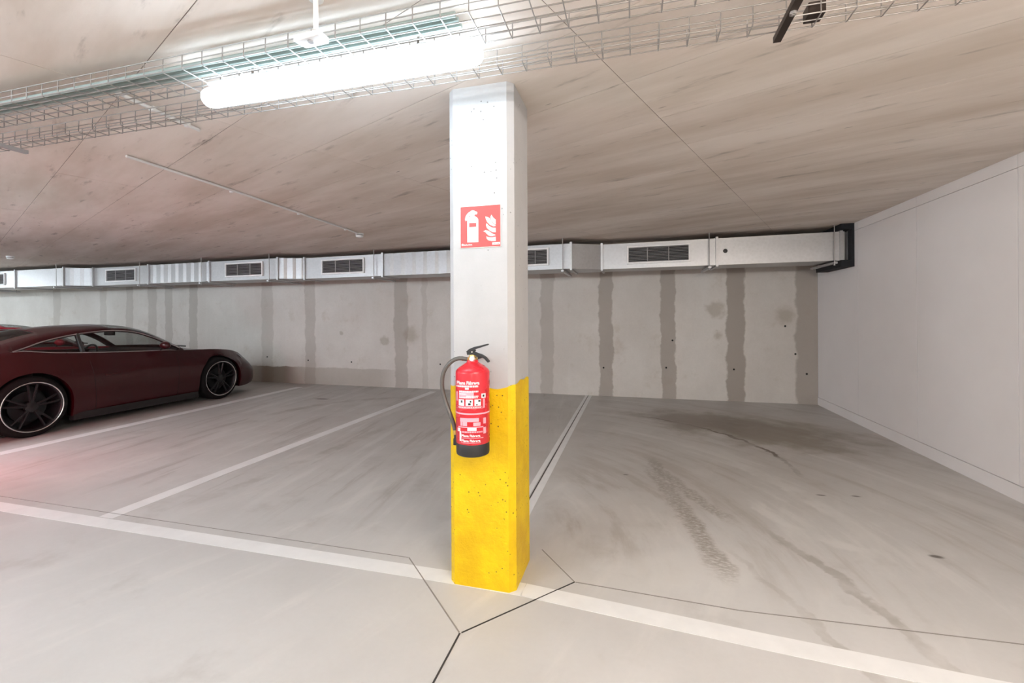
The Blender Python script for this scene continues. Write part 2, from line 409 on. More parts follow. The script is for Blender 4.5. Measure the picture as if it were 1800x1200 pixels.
for i in range(-14, 8):
    for j in range(-30, 24):
        m0, n0 = -.9 + 2.04 * i, 2.08 + .5 * j
        quad = [(m * ca + n * sa, -m * sa + n * ca) for m, n in ((m0 + G, n0 + G), (m0 + 2.04 - G, n0 + G), (m0 + 2.04 - G, n0 + .5 - G), (m0 + G, n0 + .5 - G))]
        poly = clip(quad, XL, XR, YF, YB)
        if len(poly) < 3: continue
        ar = abs(sum(p[0] * q[1] - p[1] * q[0] for p, q in zip(poly, poly[1:] + poly[:1]))) / 2
        if ar < .002: continue
        cx_, cy_ = sum(p[0] for p in poly) / len(poly), sum(p[1] for p in poly) / len(poly)
        a_ = math.sin(YAW) * -cx_ + math.cos(YAW) * cy_          # depth in front of the camera
        panels.append((cx_ > -14 and a_ > .8 and abs(math.cos(YAW) * cx_ + math.sin(YAW) * cy_) < 1.35 * a_, a_, poly))
panels.sort(key=lambda q: (not q[0], q[1]))
rest = MB()
for k, (seen, a_, poly) in enumerate(panels):
    dz = random.uniform(0, .0012)
    if k < 290 and seen: MB().prism(poly, ZC - .001 + dz, ZC + .0018).build('ceiling_panel', 'ceil', ceiling)
    else: rest.prism(poly, ZC - .001 + dz, ZC + .0018)
tag(rest.build('ceiling_panel_field', 'ceil', ceiling), kind='stuff')

# painted bay lines and joints on the floor
def strip(name, pts, wid, mat, z0=.0004, z1=.0016):
    mb = MB()
    L, R = [], []
    for i, p in enumerate(pts):
        a, b = Vector(pts[max(i - 1, 0)]), Vector(pts[min(i + 1, len(pts) - 1)])
        d = (b - a).normalized(); n = Vector((-d.y, d.x)); p = Vector(p)
        L.append(tuple(p + n * wid / 2)); R.append(tuple(p - n * wid / 2))
    for i in range(len(pts) - 1):
        mb.prism([R[i], R[i + 1], L[i + 1], L[i]], z0, z1)
    return mb.build(name, mat, floor)
strip('painted_line', [(XL + .2, 2.10), (-3.4, 2.128), (-.95, 2.143)], .105, 'line')
strip('painted_line', [(-.95, 2.143), (-.53, 2.136)], .105, 'line')
strip('painted_line', [(-.53, 2.136), (-.04, 2.095), (.53, 2.049), (1.28, 2.0), (XR - .01, 1.95)], .105, 'line')
strip('painted_line', [(-3.463, 2.19), (-3.496, 7.40)], .12, 'line', .0004, .0013)
strip('painted_line', [(-6.12, 2.17), (-6.27, 7.28)], .15, 'line', .0004, .0013)
strip('painted_line', [(-8.85, 2.16), (-8.95, 7.3)], .12, 'line', .0004, .0013)
strip('painted_line', [(-11.6, 2.15), (-11.65, 7.3)], .12, 'line', .0004, .0013)
strip('painted_line', [(-.786, 2.45), (-.772, 7.65)], .042, 'line', .0004, .0013)
strip('painted_line', [(-.714, 2.45), (-.712, 7.65)], .055, 'line', .0004, .0013)
J = [('joint', [(-.7505, 2.45), (-.746, 7.65)], .007), ('joint', [(-.721, 1.772), (-.716, 1.2), (-.70, -6.9)], .0075),
     ('joint', [(-.715, 1.777), (-.294, 2.263)], .006), ('dusty_joint', [(-1.221, 2.257), (-.725, 1.776)], .006),
     ('dusty_joint', [(-.294, 2.263), (-.516, 2.53)], .005), ('dusty_joint', [(-.29, 2.263), (.462, 2.236), (1.532, 2.301), (XR - .02, 2.31)], .005),
     ('dusty_joint', [(-1.225, 2.257), (-3.0, 2.25), (-4.667, 2.248)], .004)]
for mt, pts, wd in J: strip('floor_joint', pts, wd, mt, .0005, .0022)

# formwork tie plugs in the back wall
for u, v in ((470, 627), (542, 633), (618, 636), (1061, 646), (1171, 646), (1290, 649), (1418, 657), (1380, 573), (774, 640), (1182, 598), (1398, 622)):
    p = P(u, v, 'y', YB)
    MB().lathe([(.0, 0), (.010, 0), (.015, -.004), (.010, -.002), (0, .004)], (p.x, YB - .0005, p.z), 'y', 10).build('tie_plug', 'dark', wall_back)

# ------------------------------------------------------------------ column
cx0, cx1, cy0, cy1, ch = -.905, -.563, 2.093, 2.435, .03
def octo(e): 
    a, b, c, d = cx0 - e, cx1 + e, cy0 - e, cy1 + e
    return [(a + ch, c), (b - ch, c), (b, c + ch), (b, d - ch), (b - ch, d), (a + ch, d), (a, d - ch), (a, c + ch)]
colm = thing('concrete_column', ((cx0 + cx1) / 2, (cy0 + cy1) / 2, 0), 'square white concrete column with chamfered corners and yellow painted foot', 'column')
def ringed(poly, zs, name, mat, wav=None, sub=30):
    ring = []
    for i in range(len(poly)):
        p, q = Vector(poly[i]), Vector(poly[(i + 1) % len(poly)]); n = max(1, int((q - p).length / .34 * sub))
        ring += [tuple(p.lerp(q, k / n)) for k in range(n)]
    n = len(ring); mb = MB(); vs_ = []
    for k, z in enumerate(zs):
        for i, (x, y_) in enumerate(ring):
            dz = wav(i, n) if wav and k == len(zs) - 1 else 0
            vs_.append((x, y_, z + dz))
    mb.add(vs_, [(k * n + i, k * n + (i + 1) % n, (k + 1) * n + (i + 1) % n, (k + 1) * n + i) for k in range(len(zs) - 1) for i in range(n)])
    return mb.build(name, mat, colm)
sh = MB(); sh.prism(octo(0), 0, ZC - .0012); sh.build('shaft', 'column', colm)
tag(ringed(octo(.0016), [.0, .3, .6, .98], 'painted_foot', 'yellow', lambda i, n: .020 + .004 * math.sin(i * .55) + .003 * math.sin(i * .23 + 1) + .024 * max(0, math.sin((i / n - .22) / .30 * math.pi)) ** .6 * (.22 < i / n < .52)), 'bright yellow paint up to hip height')

# ------------------------------------------------------------------ fire sign on the column
YS = cy0 - .004
sx0, sx1, sz0, sz1 = -.834, -.625, 1.695, 1.899
sign = thing('fire_extinguisher_sign', ((sx0 + sx1) / 2, YS, sz0), 'square red sign with white extinguisher and flame symbols, fixed to the column', 'sign')
bevel(MB().box(sx0 - .002, sx1 + .002, YS, cy0 - .0002, sz0 - .002, sz1 + .002).build('backing_plate', 'signwhite', sign), .0006, 1)
MB().box(sx0, sx1, YS - .0006, YS - .0001, sz0, sz1).build('red_face', 'signred', sign)
def sp(X, Y):
    u = (X - 400) / 700; t_, b_ = 243 - 53 * u, 968 - 31 * u
    v = (Y - t_) / (b_ - t_); return (sx0 + u * (sx1 - sx0), sz1 - v * (sz1 - sz0))
def sign_poly(name, pts, mat='signwhite', d=.0014):
    q = [sp(*p) for p in pts]; n = len(q); bm = bmesh.new()
    f = [bm.verts.new((x, YS - d, z)) for x, z in q]; b = [bm.verts.new((x, YS - .0005, z)) for x, z in q]
    ff = bm.faces.new(f); ff.normal_update(); bmesh.ops.triangulate(bm, faces=[ff], ngon_method='EAR_CLIP')
    for i in range(n): bm.faces.new((f[i], f[(i + 1) % n], b[(i + 1) % n], b[i]))
    bmesh.ops.recalc_face_normals(bm, faces=bm.faces)
    me = bpy.data.meshes.new(name); bm.to_mesh(me); bm.free(); me.materials.append(M[mat]); return link(name, me, sign)
sign_poly('extinguisher_symbol', [(522, 870), (522, 470), (532, 440), (552, 420), (576, 407), (578, 392), (558, 402), (537, 424), (524, 450), (514, 474), (496, 492), (483, 470), (486, 430), (500, 392), (528, 352), (560, 325), (582, 315), (590, 303), (612, 297), (645, 298), (660, 316), (694, 322), (700, 342), (690, 366), (652, 372), (650, 398), (690, 420), (710, 446), (717, 480), (716, 862)])
sign_poly('symbol_label', [(554, 525), (681, 519), (681, 590), (554, 598)], 'signred', .0018)
for fl in ([(944, 362), (926, 415), (938, 475), (976, 532), (1020, 566), (1020, 462), (985, 432), (960, 395)],
           [(838, 395), (848, 452), (872, 508), (920, 562), (975, 592), (1018, 588), (1018, 572), (965, 528), (938, 480), (915, 430), (880, 404)],
           [(856, 515), (848, 560), (866, 612), (915, 665), (970, 698), (1020, 700), (1020, 612), (962, 606), (908, 574), (876, 536)],
           [(798, 668), (836, 682), (862, 716), (900, 755), (950, 766), (1020, 746), (1012, 734), (965, 716), (922, 680), (882, 652), (838, 645)],
           [(854, 755), (860, 800), (886, 835), (940, 850), (1020, 850), (1020, 764), (950, 782), (900, 776), (872, 766)]):
    mX, mY = sum(p[0] for p in fl) / len(fl), sum(p[1] for p in fl) / len(fl)
    sign_poly('flame', [(mX + (a - mX) * .97, mY + (b - mY) * .88) for a, b in fl])
sign_poly('maker_mark', [(418, 915), (424, 898), (438, 893), (452, 901), (456, 915), (448, 928), (432, 931), (422, 926)])
for k in range(9):
    X = 463 + k * 16.5; hh = (13, 9, 15, 9, 9, 15, 9, 11, 9)[k]; yb = 927 - .05 * (X - 460)
    sign_poly('maker_letter', [(X, yb), (X + 11, yb - .5), (X + 11, yb - hh * 1.6), (X, yb - hh * 1.6)])
sign_poly('code_box', [(958, 912), (1088, 903), (1088, 862), (958, 871)])
for k in range(5): sign_poly('code_mark', [(995 + k * 17, 897 - k), (1005 + k * 17, 896 - k), (1005 + k * 17, 884 - k), (995 + k * 17, 885 - k)], 'signred', .0018)

# ------------------------------------------------------------------ fire extinguisher
YE = cy0 - .113
pe = P(831, 700, 'y', YE); EX, EY = pe.x, YE
def ez(v): return P(831, v, 'y', YE).z
ext = thing('fire_extinguisher', (EX, EY, ez(798)), 'red fire extinguisher with black lever and hose hung on the column', 'extinguisher')
R_ = .0800
zb, zcup, zs_, zt = ez(796), ez(775), ez(652), ez(637)
MB().lathe([(0, zb), (.070, zb), (.0765, zb + .004), (.0785, zb + .012), (.0785, zcup + .006), (.076, zcup + .01)], (EX, EY, 0), seg=48).build('base_cup', 'black', ext, True)
MB().lathe([(.074, zcup - .004), (R_, zcup + .004), (R_, zs_ - .004), (.0788, zs_ + .002), (.074, zs_ + .010), (.060, zs_ + .022), (.044, zs_ + .033), (.031, zs_ + .040), (.0265, zs_ + .044), (.0265, zs_ + .053), (.0, zs_ + .053)], (EX, EY, 0), seg=64).build('cylinder', 'red', ext, True, 50)
MB().lathe([(R_ + .0007, ez(722.5)), (R_ + .0012, ez(721.5)), (R_ + .0007, ez(720))], (EX, EY, 0), seg=64).build('weld_band', 'label_p', ext, True)
zn = zs_ + .051
MB().lathe([(.021, zn), (.024, zn + .004), (.024, zn + .014), (.017, zn + .017), (.015, zn + .026), (.0, zn + .026)], (EX, EY, 0), seg=24).build('valve', 'brass', ext, True)
MB().lathe([(0, -.034), (.011, -.034), (.012, -.030), (.012, -.022), (.0, -.022)], (EX + .008, EY, zn + .010), 'y', 20).build('pressure_gauge', 'frame', ext, True)
def pe_(u, v, dy=0): return P(u, v, 'y', YE + dy)
def bar(name, pts, wd, th, mat):                         # a flat strap following a path in the plane of the column face
    pts = [Vector(p) for p in pts]; mb = MB(); q = []
    for i, p in enumerate(pts):
        d = (pts[min(i + 1, len(pts) - 1)] - pts[max(i - 1, 0)]).normalized(); n = Vector((-d.z, 0, d.x))
        t_ = th[i] if isinstance(th, list) else th
        q.append([p + n * t_ / 2 + Vector((0, -wd / 2, 0)), p + n * t_ / 2 + Vector((0, wd / 2, 0)), p - n * t_ / 2 + Vector((0, wd / 2, 0)), p - n * t_ / 2 + Vector((0, -wd / 2, 0))])
    vs_ = [v for r in q for v in r]; fs = [(0, 1, 2, 3), tuple(4 * (len(q) - 1) + k for k in (3, 2, 1, 0))]
    for i in range(len(q) - 1): fs += [(4 * i + k, 4 * i + (k + 1) % 4, 4 * i + 4 + (k + 1) % 4, 4 * i + 4 + k) for k in range(4)]
    return bevel(mb.add(vs_, fs).build(name, mat, ext), .0012, 2)
bar('lever', [pe_(821.5, 619), pe_(827, 615.5), pe_(835, 611.5), pe_(846, 608.5), pe_(858, 605)], .022, [.010, .015, .012, .009, .007], 'black')
bar('carry_handle', [pe_(822, 621.5), pe_(829, 620), pe_(836, 621.5), pe_(846, 624.5), pe_(853, 628.5), pe_(859.5, 636)], .022, [.010, .015, .013, .011, .010, .008], 'black')
bar('pivot_block', [pe_(822, 622), pe_(829, 617), pe_(835, 614)], .016, [.010, .022, .014], 'black')
MB().tube([pe_(829.5, 618.5, -.016), pe_(829.5, 618.5, .016)], .0035, 10).build('safety_pin', 'zinc', ext, True)
hp = [pe_(u, v, d) for u, v, d in ((822, 631, 0), (808, 629.5, -.004), (797, 633, -.006), (786, 643, -.004), (779, 657, 0), (777, 675, .004), (779.5, 693, .006), (785, 711, .004), (791.5, 728, 0), (797, 744, 0), (800.5, 757, 0))]
fine = []
for i in range(len(hp) - 1):
    p0, p1, p2, p3 = hp[max(i - 1, 0)], hp[i], hp[i + 1], hp[min(i + 2, len(hp) - 1)]
    for k in range(5):
        t_ = k / 5; fine.append(.5 * ((2 * p1) + (p2 - p0) * t_ + (2 * p0 - 5 * p1 + 4 * p2 - p3) * t_**2 + (3 * p1 - p0 - 3 * p2 + p3) * t_**3))
fine.append(hp[-1])
MB().tube(fine, .0100, 12).build('hose', 'hose', ext, True)
MB().tube([pe_(826, 631.5), pe_(818, 630.5), pe_(812, 629.8)], [.008, .009, .0115], 12).build('hose_fitting', 'brass', ext, True)
MB().tube([pe_(800, 755.5), pe_(801.2, 763)], .0115, 12).build('hose_ferrule', 'brass', ext, True)
MB().tube([pe_(801.2, 762.5), pe_(802.5, 774), pe_(803.2, 781)], [.0095, .012, .0125], 12).build('nozzle', 'black', ext, True)
bevel(MB().box(pe_(799, 780).x, pe_(811, 780).x, EY - .018, EY + .018, ez(783), ez(771)).build('nozzle_clip', 'black', ext), .003)
MB().box(EX - .02, EX + .02, EY + R_ - .004, cy0 - .0016, ez(740), ez(700)).build('wall_bracket', 'black', ext)
MB().box(EX - .012, EX + .012, EY + .018, cy0 - .0004, zn + .002, zn + .018).build('hanging_hook', 'black', ext)
# printed label, wrapped round the cylinder and turned to face the aisle
va = math.atan2(-EX, -EY)
def wrap(px, v, rr):
    a = math.asin(max(-.98, min(.98, (px - 831.3) / 28.2)))
    er, ec = Vector((-EY, EX, 0)).normalized(), Vector((-EX, -EY, 0)).normalized()
    er = Vector((-ec.y, ec.x, 0))
    p = Vector((EX, EY, 0)) + (er * math.sin(a) + ec * math.cos(a)) * rr
    sag = 1.6 * (math.cos(a) - .8)                          # perspective of a ring seen from above
    return (p.x, p.y, ez(v - sag))
def patch(name, x0, x1, v0, v1, mat='label_p', d=.0005):
    n = max(1, int((x1 - x0) / 4)); mb = MB()
    q = [wrap(x0 + (x1 - x0) * k / n, v, R_ + d) for v in (v1, v0) for k in range(n + 1)]
    q += [wrap(x0 + (x1 - x0) * k / n, v, R_ - .001) for v in (v1, v0) for k in range(n + 1)]
    N = n + 1; fs = [(k, k + 1, N + k + 1, N + k) for k in range(n)]
    fs += [(k, 2 * N + k, 2 * N + k + 1, k + 1) for k in range(n)] + [(N + k, N + k + 1, 3 * N + k + 1, 3 * N + k) for k in range(n)]
    fs += [(0, N, 3 * N, 2 * N), (n, 2 * N + n, 3 * N + n, N + n)]
    return mb.add(q, fs).build(name, mat, ext)
def wrapped_text(txt, x0, x1, vbase, size_px, mat='label_w'):
    cu = bpy.data.curves.new('t', 'FONT'); cu.body = txt; cu.size = 1.0; cu.offset = .034; cu.resolution_u = 2
    ob = bpy.data.objects.new('t', cu); COL.objects.link(ob); bpy.context.view_layer.update()
    me = bpy.data.meshes.new_from_object(ob.evaluated_get(bpy.context.evaluated_depsgraph_get()))
    bpy.data.objects.remove(ob); bpy.data.curves.remove(cu)
    xs = [v.co.x for v in me.vertices]; a, b = min(xs), max(xs)
    for v in me.vertices:
        v.co = Vector(wrap(x0 + (v.co.x - a) / (b - a) * (x1 - x0), vbase - v.co.y * size_px, R_ + .0014))
    me.materials.clear(); me.materials.append(M[mat]); return link('printed_text', me, ext)
wrapped_text('Plana Fàbrega', 806, 842, 671.5, 8.0)
def tiny(v0, v1, x0, x1, mat='label_w', d=.0009):           # rows of print too small to read
    x = x0
    while x < x1 - .5:
        wd = min(random.uniform(1.2, 4.0), x1 - x); patch('small_print', x, x + wd, v0, v1, mat, d); x += wd + .7
tiny(673.2, 676.2, 805, 840)
patch('crest', 819, 825, 677, 680.3, 'label_w')
patch('text_block', 809.5, 833, 683, 695)
tiny(682.2, 684.8, 810, 840.5); tiny(687, 688.6, 810, 821); tiny(690.5, 692.4, 821, 841); tiny(693, 694.6, 810, 840)
tiny(684, 700, 804.6, 807.2, 'label_p')
for a, b in ((809, 817.5), (820, 831.3), (834, 844.2)): patch('pictogram', a, b, 697, 707.6, 'label_w', .0010)
for a, b, v0, v1 in ((812.5, 815, 698.5, 702.5), (824, 828, 703, 706.5), (826.5, 829, 699, 702), (840, 843.5, 698, 701), (836.5, 839, 705, 707)): patch('pictogram_mark', a, b, v0, v1, 'black', .0016)
patch('class_disc', 845.2, 851.8, 687.5, 695, 'label_w', .001); patch('class_mark', 847.2, 849.8, 689.5, 693, 'black', .0016)
patch('side_bar', 848, 850.5, 696, 712, 'label_p')
patch('band', 805.5, 847, 708.6, 709.4); patch('band', 806, 848, 711.5, 712.3); tiny(709.9, 711.0, 808, 845)
patch('text_block', 811, 841, 728.5, 735); patch('text_block', 811.5, 822, 735, 742); patch('text_block', 832, 843.5, 736, 742)
patch('band', 808, 848, 743.2, 744.8); patch('text_block', 822.5, 837, 745, 750, 'label_w'); patch('side_bar', 848, 852.5, 729, 739); patch('side_bar', 848, 852.5, 745, 756)
patch('side_bar', 807, 811, 746, 752, 'label_w'); patch('side_bar', 810, 812.5, 751, 768, 'label_w')
tiny(751, 753.4, 814, 847, 'label_p')
wrapped_text('Plana Fàbrega', 813.5, 843, 760.2, 5.6); patch('band', 812, 848, 762, 762.8)
wrapped_text('Plana Fàbrega', 813.5, 843, 768.6, 5.6); patch('band', 812, 844, 770.3, 771)

# ------------------------------------------------------------------ ventilation duct
ZT, ZB_, YBACK = 2.42, 2.05, 7.22
PLAN = [(-16.9, 6.62), (-13.05, 6.60), (-11.5, 6.55), (-11.05, 6.79), (-6.15, 6.61), (-5.70, 6.77), (-.87, 6.55), (-.45, 6.80), (2.66, 6.63)]
def yfront(x):
    for (a, b), (c, d) in zip(PLAN, PLAN[1:]):
        if a <= x <= c: return b + (d - b) * (x - a) / (c - a)
    return PLAN[-1][1]
def duct_x(u):                                           # where the sight line of a column of pixels meets the duct front
    best = None
    for (a, b), (c, d) in zip(PLAN, PLAN[1:]):
        p0, p1 = P(u, 470, 'y', b), P(u, 470, 'y', d)
        fa, fc = a - p0.x, c - p1.x
        if fa * fc <= 0 and abs(fa - fc) > 1e-9: best = a + (c - a) * fa / (fa - fc)
    return best
duct = thing('ventilation_duct', (-4, 7.0, ZB_), 'long galvanised steel ventilation duct with white grilles hung along the back wall', 'duct')
seams = [-16.9, -14.6] + [duct_x(u) for u in (28, 113, 165, 262, 369, 489, 536, 673)] + [-2.2, duct_x(1004), duct_x(1058), duct_x(1260), duct_x(1478), 2.62]
creased = {(113, 165): 3, (262, 369): 8, (489, 536): 3, (673, 785): 9}
def n_creases(a, b):
    for (u, v), n in creased.items():
        if abs(duct_x(u) - a) < .02: return n
    return 0
for a, b in zip(seams[:-1], seams[1:]):
    n = n_creases(a, b); xs = [a + (b - a) * k / max(1, n) for k in range(max(1, n) + 1)]
    pts = []
    for k, x in enumerate(xs):
        pts.append((x, yfront(x)))
        if n and k < len(xs) - 1:                         # pressed stiffening folds
            x2 = x + (xs[k + 1] - x) * .72; pts.append((x2, yfront(x2) - .022))
    mb = MB(); mb.prism(pts + [(b, YBACK), (a, YBACK)], ZB_, ZT)
    mb.build('duct_section', 'steel', duct)
for x in seams[1:-1]:
    y0 = yfront(x)
    MB().box(x - .016, x + .016, y0 - .028, YBACK + .02, ZB_ - .022, ZT + .02).build('flange', 'steel', duct)
for u0, u1, w0 in ((-52, 10, None), (187, 240, None), (397, 463, None), (566, 641, None), (895, 965, None), (1102, 1214, None)):
    a, b = duct_x(u0), duct_x(u1); y0, y1 = yfront(a), yfront(b); ang = math.atan2(y1 - y0, b - a); L = math.hypot(b - a, y1 - y0)
    c = Vector(((a + b) / 2, (y0 + y1) / 2, (ZT + ZB_) / 2 + .008))
    T = Matrix.Translation(c) @ Matrix.Rotation(ang, 4, 'Z')
    hz = .132
    def put(mb, name, mat, par):
        mb.v = [tuple(T @ Vector(v)) for v in mb.v]; return mb.build(name, mat, par)
    fr = MB(); fw = .026
    for q in ((-L / 2, L / 2, hz - fw, hz), (-L / 2, L / 2, -hz, -hz + fw), (-L / 2, -L / 2 + fw, -hz + fw, hz - fw), (L / 2 - fw, L / 2, -hz + fw, hz - fw)):
        fr.box(q[0], q[1], -.024, .004, q[2], q[3])
    g = put(fr, 'grille_frame', 'frame', duct); g['label'] = 'white grille frame'
    put(MB().box(-L / 2 + fw, L / 2 - fw, -.003, .003, -hz + fw, hz - fw), 'grille_throat', 'dark', g)
    for k in range(10):
        z = -hz + fw + (k + .5) * (2 * hz - 2 * fw) / 10
        put(MB().add([(-L / 2 + fw, -.018, z - .003), (L / 2 - fw, -.018, z - .003), (L / 2 - fw, -.016, z - .006), (-L / 2 + fw, -.016, z - .006),
                      (-L / 2 + fw, -.005, z + .005), (L / 2 - fw, -.005, z + .005), (L / 2 - fw, -.003, z + .002), (-L / 2 + fw, -.003, z + .002)],
                     [(0, 1, 2, 3), (4, 7, 6, 5), (0, 4, 5, 1), (3, 2, 6, 7), (0, 3, 7, 4), (1, 5, 6, 2)]), 'louvre', 'slat', g)
    for s in (-1, 1): put(MB().box(s * L / 6 - .005, s * L / 6 + .005, -.019, -.004, -hz + fw, hz - fw), 'mullion', 'slat', g)
collar = MB()
for q in ((6.50, 7.30, 2.43, ZC - .002), (6.50, 7.30, 1.955, 2.04), (6.50, 6.605, 2.04, 2.43)): collar.box(2.53 if q[0] == 6.5 and q[1] == 7.3 else 2.645, XR - .001, *q)
tag(collar.build('fire_collar', 'foam', duct), 'black foam collar sealing the duct to the wall')
MB().lathe([(0, 0), (.028, 0), (.03, -.004), (0, -.006)], (duct_x(1275), yfront(duct_x(1275)) - .0005, ZB_ + .19), 'y', 12).build('access_plug', 'black', duct)
for k, u in enumerate((-40, 104, 250, 358, 477, 660, 990, 1246, 1464)):
    x = duct_x(u); y0 = yfront(x) - .05
    hang = thing('duct_hanger', (x, y0, ZB_ - .05), 'placeholder', 'hanger', 'hangers carrying the ventilation duct')
    hang['label'] = ['duct hanger at the far dim end, leftmost of the row', 'duct hanger left of the bright creased duct bend near the parked car', 'duct hanger right of the grille above the sports car', 'duct hanger just left of the wide grille above the car nose',
                     'duct hanger right of the grille above the car nose', 'duct hanger left of the column, beside the pleated duct stretch', 'duct hanger directly right of the column',
                     'duct hanger right of the widest grille', 'duct hanger nearest the white side wall'][k]
    for yy, nm in ((y0, 'threaded_rod'), (YBACK + .06, 'threaded_rod')):
        MB().tube([(x, yy, ZB_ - .055), (x, yy, ZC - .001)], .006, 8).build(nm, 'zinc', hang)
    MB().box(x - .02, x + .02, y0 - .04, YBACK + .12, ZB_ - .048, ZB_ - .023).build('cross_channel', 'steel', hang)
    MB().tube([(x, y0, ZB_ - .066), (x, y0, ZB_ - .050)], .013, 6).build('nut', 'zinc', hang)

# ------------------------------------------------------------------ lamps
def batten(loc, label, mat, length=1.33):
    t_ = thing('ceiling_batten_light', loc, label, 'lamp', 'tubular ceiling battens', local=True)
    L = length / 2
    prof = lambda r, x, sq=1.0: [(x, r * math.cos(a), r * sq * math.sin(a)) for a in [math.pi * k / 12 for k in range(25)]]
    hb = MB(); hb.box(-L + .05, L - .05, -.034, .034, .030, .044); bevel(hb.build('housing', 'lampbody', t_), .004)
    d = MB(); n = 24; rings = []
    for x, r in ((-L, .008), (-L + .006, .026), (-L + .02, .038), (-L + .045, .043), (L - .045, .043), (L - .02, .038), (L - .006, .026), (L, .008)):
        rings.append([(x, r * math.cos(2 * math.pi * k / n), math.sin(2 * math.pi * k / n) * r - .012) for k in range(n)])
    vs_ = [v for r in rings for v in r]
    d.add(vs_, [(i * n + k, i * n + (k + 1) % n, (i + 1) * n + (k + 1) % n, (i + 1) * n + k) for i in range(len(rings) - 1) for k in range(n)] + [tuple(range(n)), tuple(range((len(rings) - 1) * n, len(rings) * n))])
    tag(d.build('diffuser', mat, t_, True, 60), 'glowing white diffuser')
    for x in (-L * .6, L * .6):
        MB().box(x - .012, x + .012, -.02, .02, .030, .036).build('clip', 'zinc', t_)
        MB().tube([(x, 0, .045), (x, 0, ZC - loc[2] - .0012)], .005, 8).build('drop_rod', 'zinc', t_)
    return t_
lamp = batten((-1.205, 1.585, 2.355), 'glowing white tubular ceiling batten in front of the column', 'tube')
for x, y_, lb in ((-16.0, 4.6, 'added unseen fill batten over the farthest bays'), (-7.4, 1.585, 'added unseen fill batten over the aisle beside the parked cars'), (-13.0, 1.585, 'added unseen fill batten farthest along the aisle'),
                  (1.2, -.1, 'added unseen warm fill batten above the viewer nearest the side wall'), (-3.2, -.7, 'added unseen fill batten above the viewer, second from the side wall'),
                  (-7.4, -.7, 'added unseen fill batten above the aisle, third from the side wall'), (-11.6, -.7, 'added unseen fill batten above the aisle, fourth from the side wall'),
                  (.6, -4.2, 'added unseen warm fill batten behind the viewer nearest the side wall'), (-3.6, -4.2, 'added unseen fill batten behind the viewer, second from the side wall'),
                  (-8.0, -4.2, 'added unseen fill batten behind the viewer, third from the side wall'), (-12.5, -4.2, 'added unseen fill batten behind the viewer, fourth from the side wall')):
    batten((x, y_, 2.31), lb, 'warm_fill_tube' if x > 0 else 'fill_tube')  # fill battens added out of view to brighten the garage evenly

# ------------------------------------------------------------------ wire cable trays with struts and cables
def tray(x0, x1, y0, y1, z, hw, label):
    t_ = thing('wire_cable_tray', ((x0 + x1) / 2, (y0 + y1) / 2, z), label, 'cable tray', 'wire cable trays under the ceiling')
    nb = max(2, round((y1 - y0) / .042)); rows = [(y0 + (y1 - y0) * k / nb, z) for k in range(nb + 1)]
    rows += [(yy, z + hw * q) for yy in (y0, y1) for q in ((.5, 1) if hw > .05 else (1,))]
    for yy, zz in rows: MB().tube([(x0, yy, zz), (x1, yy, zz)], .0024, 6).build('long_wire', 'zinc', t_)
    me = MB().tube([(0, y0, z + hw), (0, y0 - .0012, z - .003), (0, y0 + .004, z - .0045), (0, y1 - .004, z - .0045), (0, y1 + .0012, z - .003), (0, y1, z + hw)], .0024, 5).mesh('cross_wire')
    me.materials.append(M['zinc']); x = x0 + .03
    while x < x1:
        o = link('cross_wire', me, t_); o.location = (x, 0, 0); x += .1067
    return t_
tray(-9.0, XR - .02, 1.772, 1.852, 2.40, .062, 'narrow wire mesh cable tray nearer the column')
tray(-9.0, XR - .02, 1.44, 1.62, 2.40, .055, 'wide wire mesh cable tray above the glowing lamp')
for k, (x, mt) in enumerate(((.525, 'strut'), (-3.62, 'slat'), (-7.8, 'slat'))):
    s_ = thing('strut_bracket', (x, 1.62, 2.36), ('dark strut channel under the trays toward the side wall', 'grey strut channel under the trays at the left picture edge', 'strut channel under the trays above the cars')[k], 'bracket', 'struts carrying the cable trays')
    mb = MB()
    for q in ((x - .013, x + .013, 2.372, 2.375), (x - .013, x - .011, 2.375, 2.393), (x + .011, x + .013, 2.375, 2.393)): mb.box(q[0], q[1], 1.22, 1.875, q[2], q[3])
    mb.build('channel', mt, s_)
    for yy in (1.30, 1.70): MB().tube([(x, yy, 2.36), (x, yy, ZC - .0012)], .005, 8).build('threaded_rod', 'zinc', s_); MB().tube([(x, yy, 2.362), (x, yy, 2.372)], .011, 6).build('nut', 'zinc', s_)
for k, (yy, zz, r) in enumerate(((1.460, 2.4155, .010), (1.492, 2.4155, .010), (1.524, 2.4145, .009))):
    pts = [(-9 + i * .4, yy + .002 * math.sin(i * 1.3 + k), zz) for i in range(22)]
    tag(MB().tube(pts, r, 8).build('cable', 'cable', None, True), ('grey-green cable along the outer edge of the wide tray', 'grey-green cable second from the edge of the wide tray', 'thin grey-green cable third from the edge of the wide tray')[k], 'cable', 'cables lying in the wide tray')
jb = bevel(MB().box(.60, .655, 1.785, 1.845, 2.406, 2.45).build('junction_box', 'strut'), .004); tag(jb, 'small dark junction box in the narrow tray beside the dark strut', 'box')

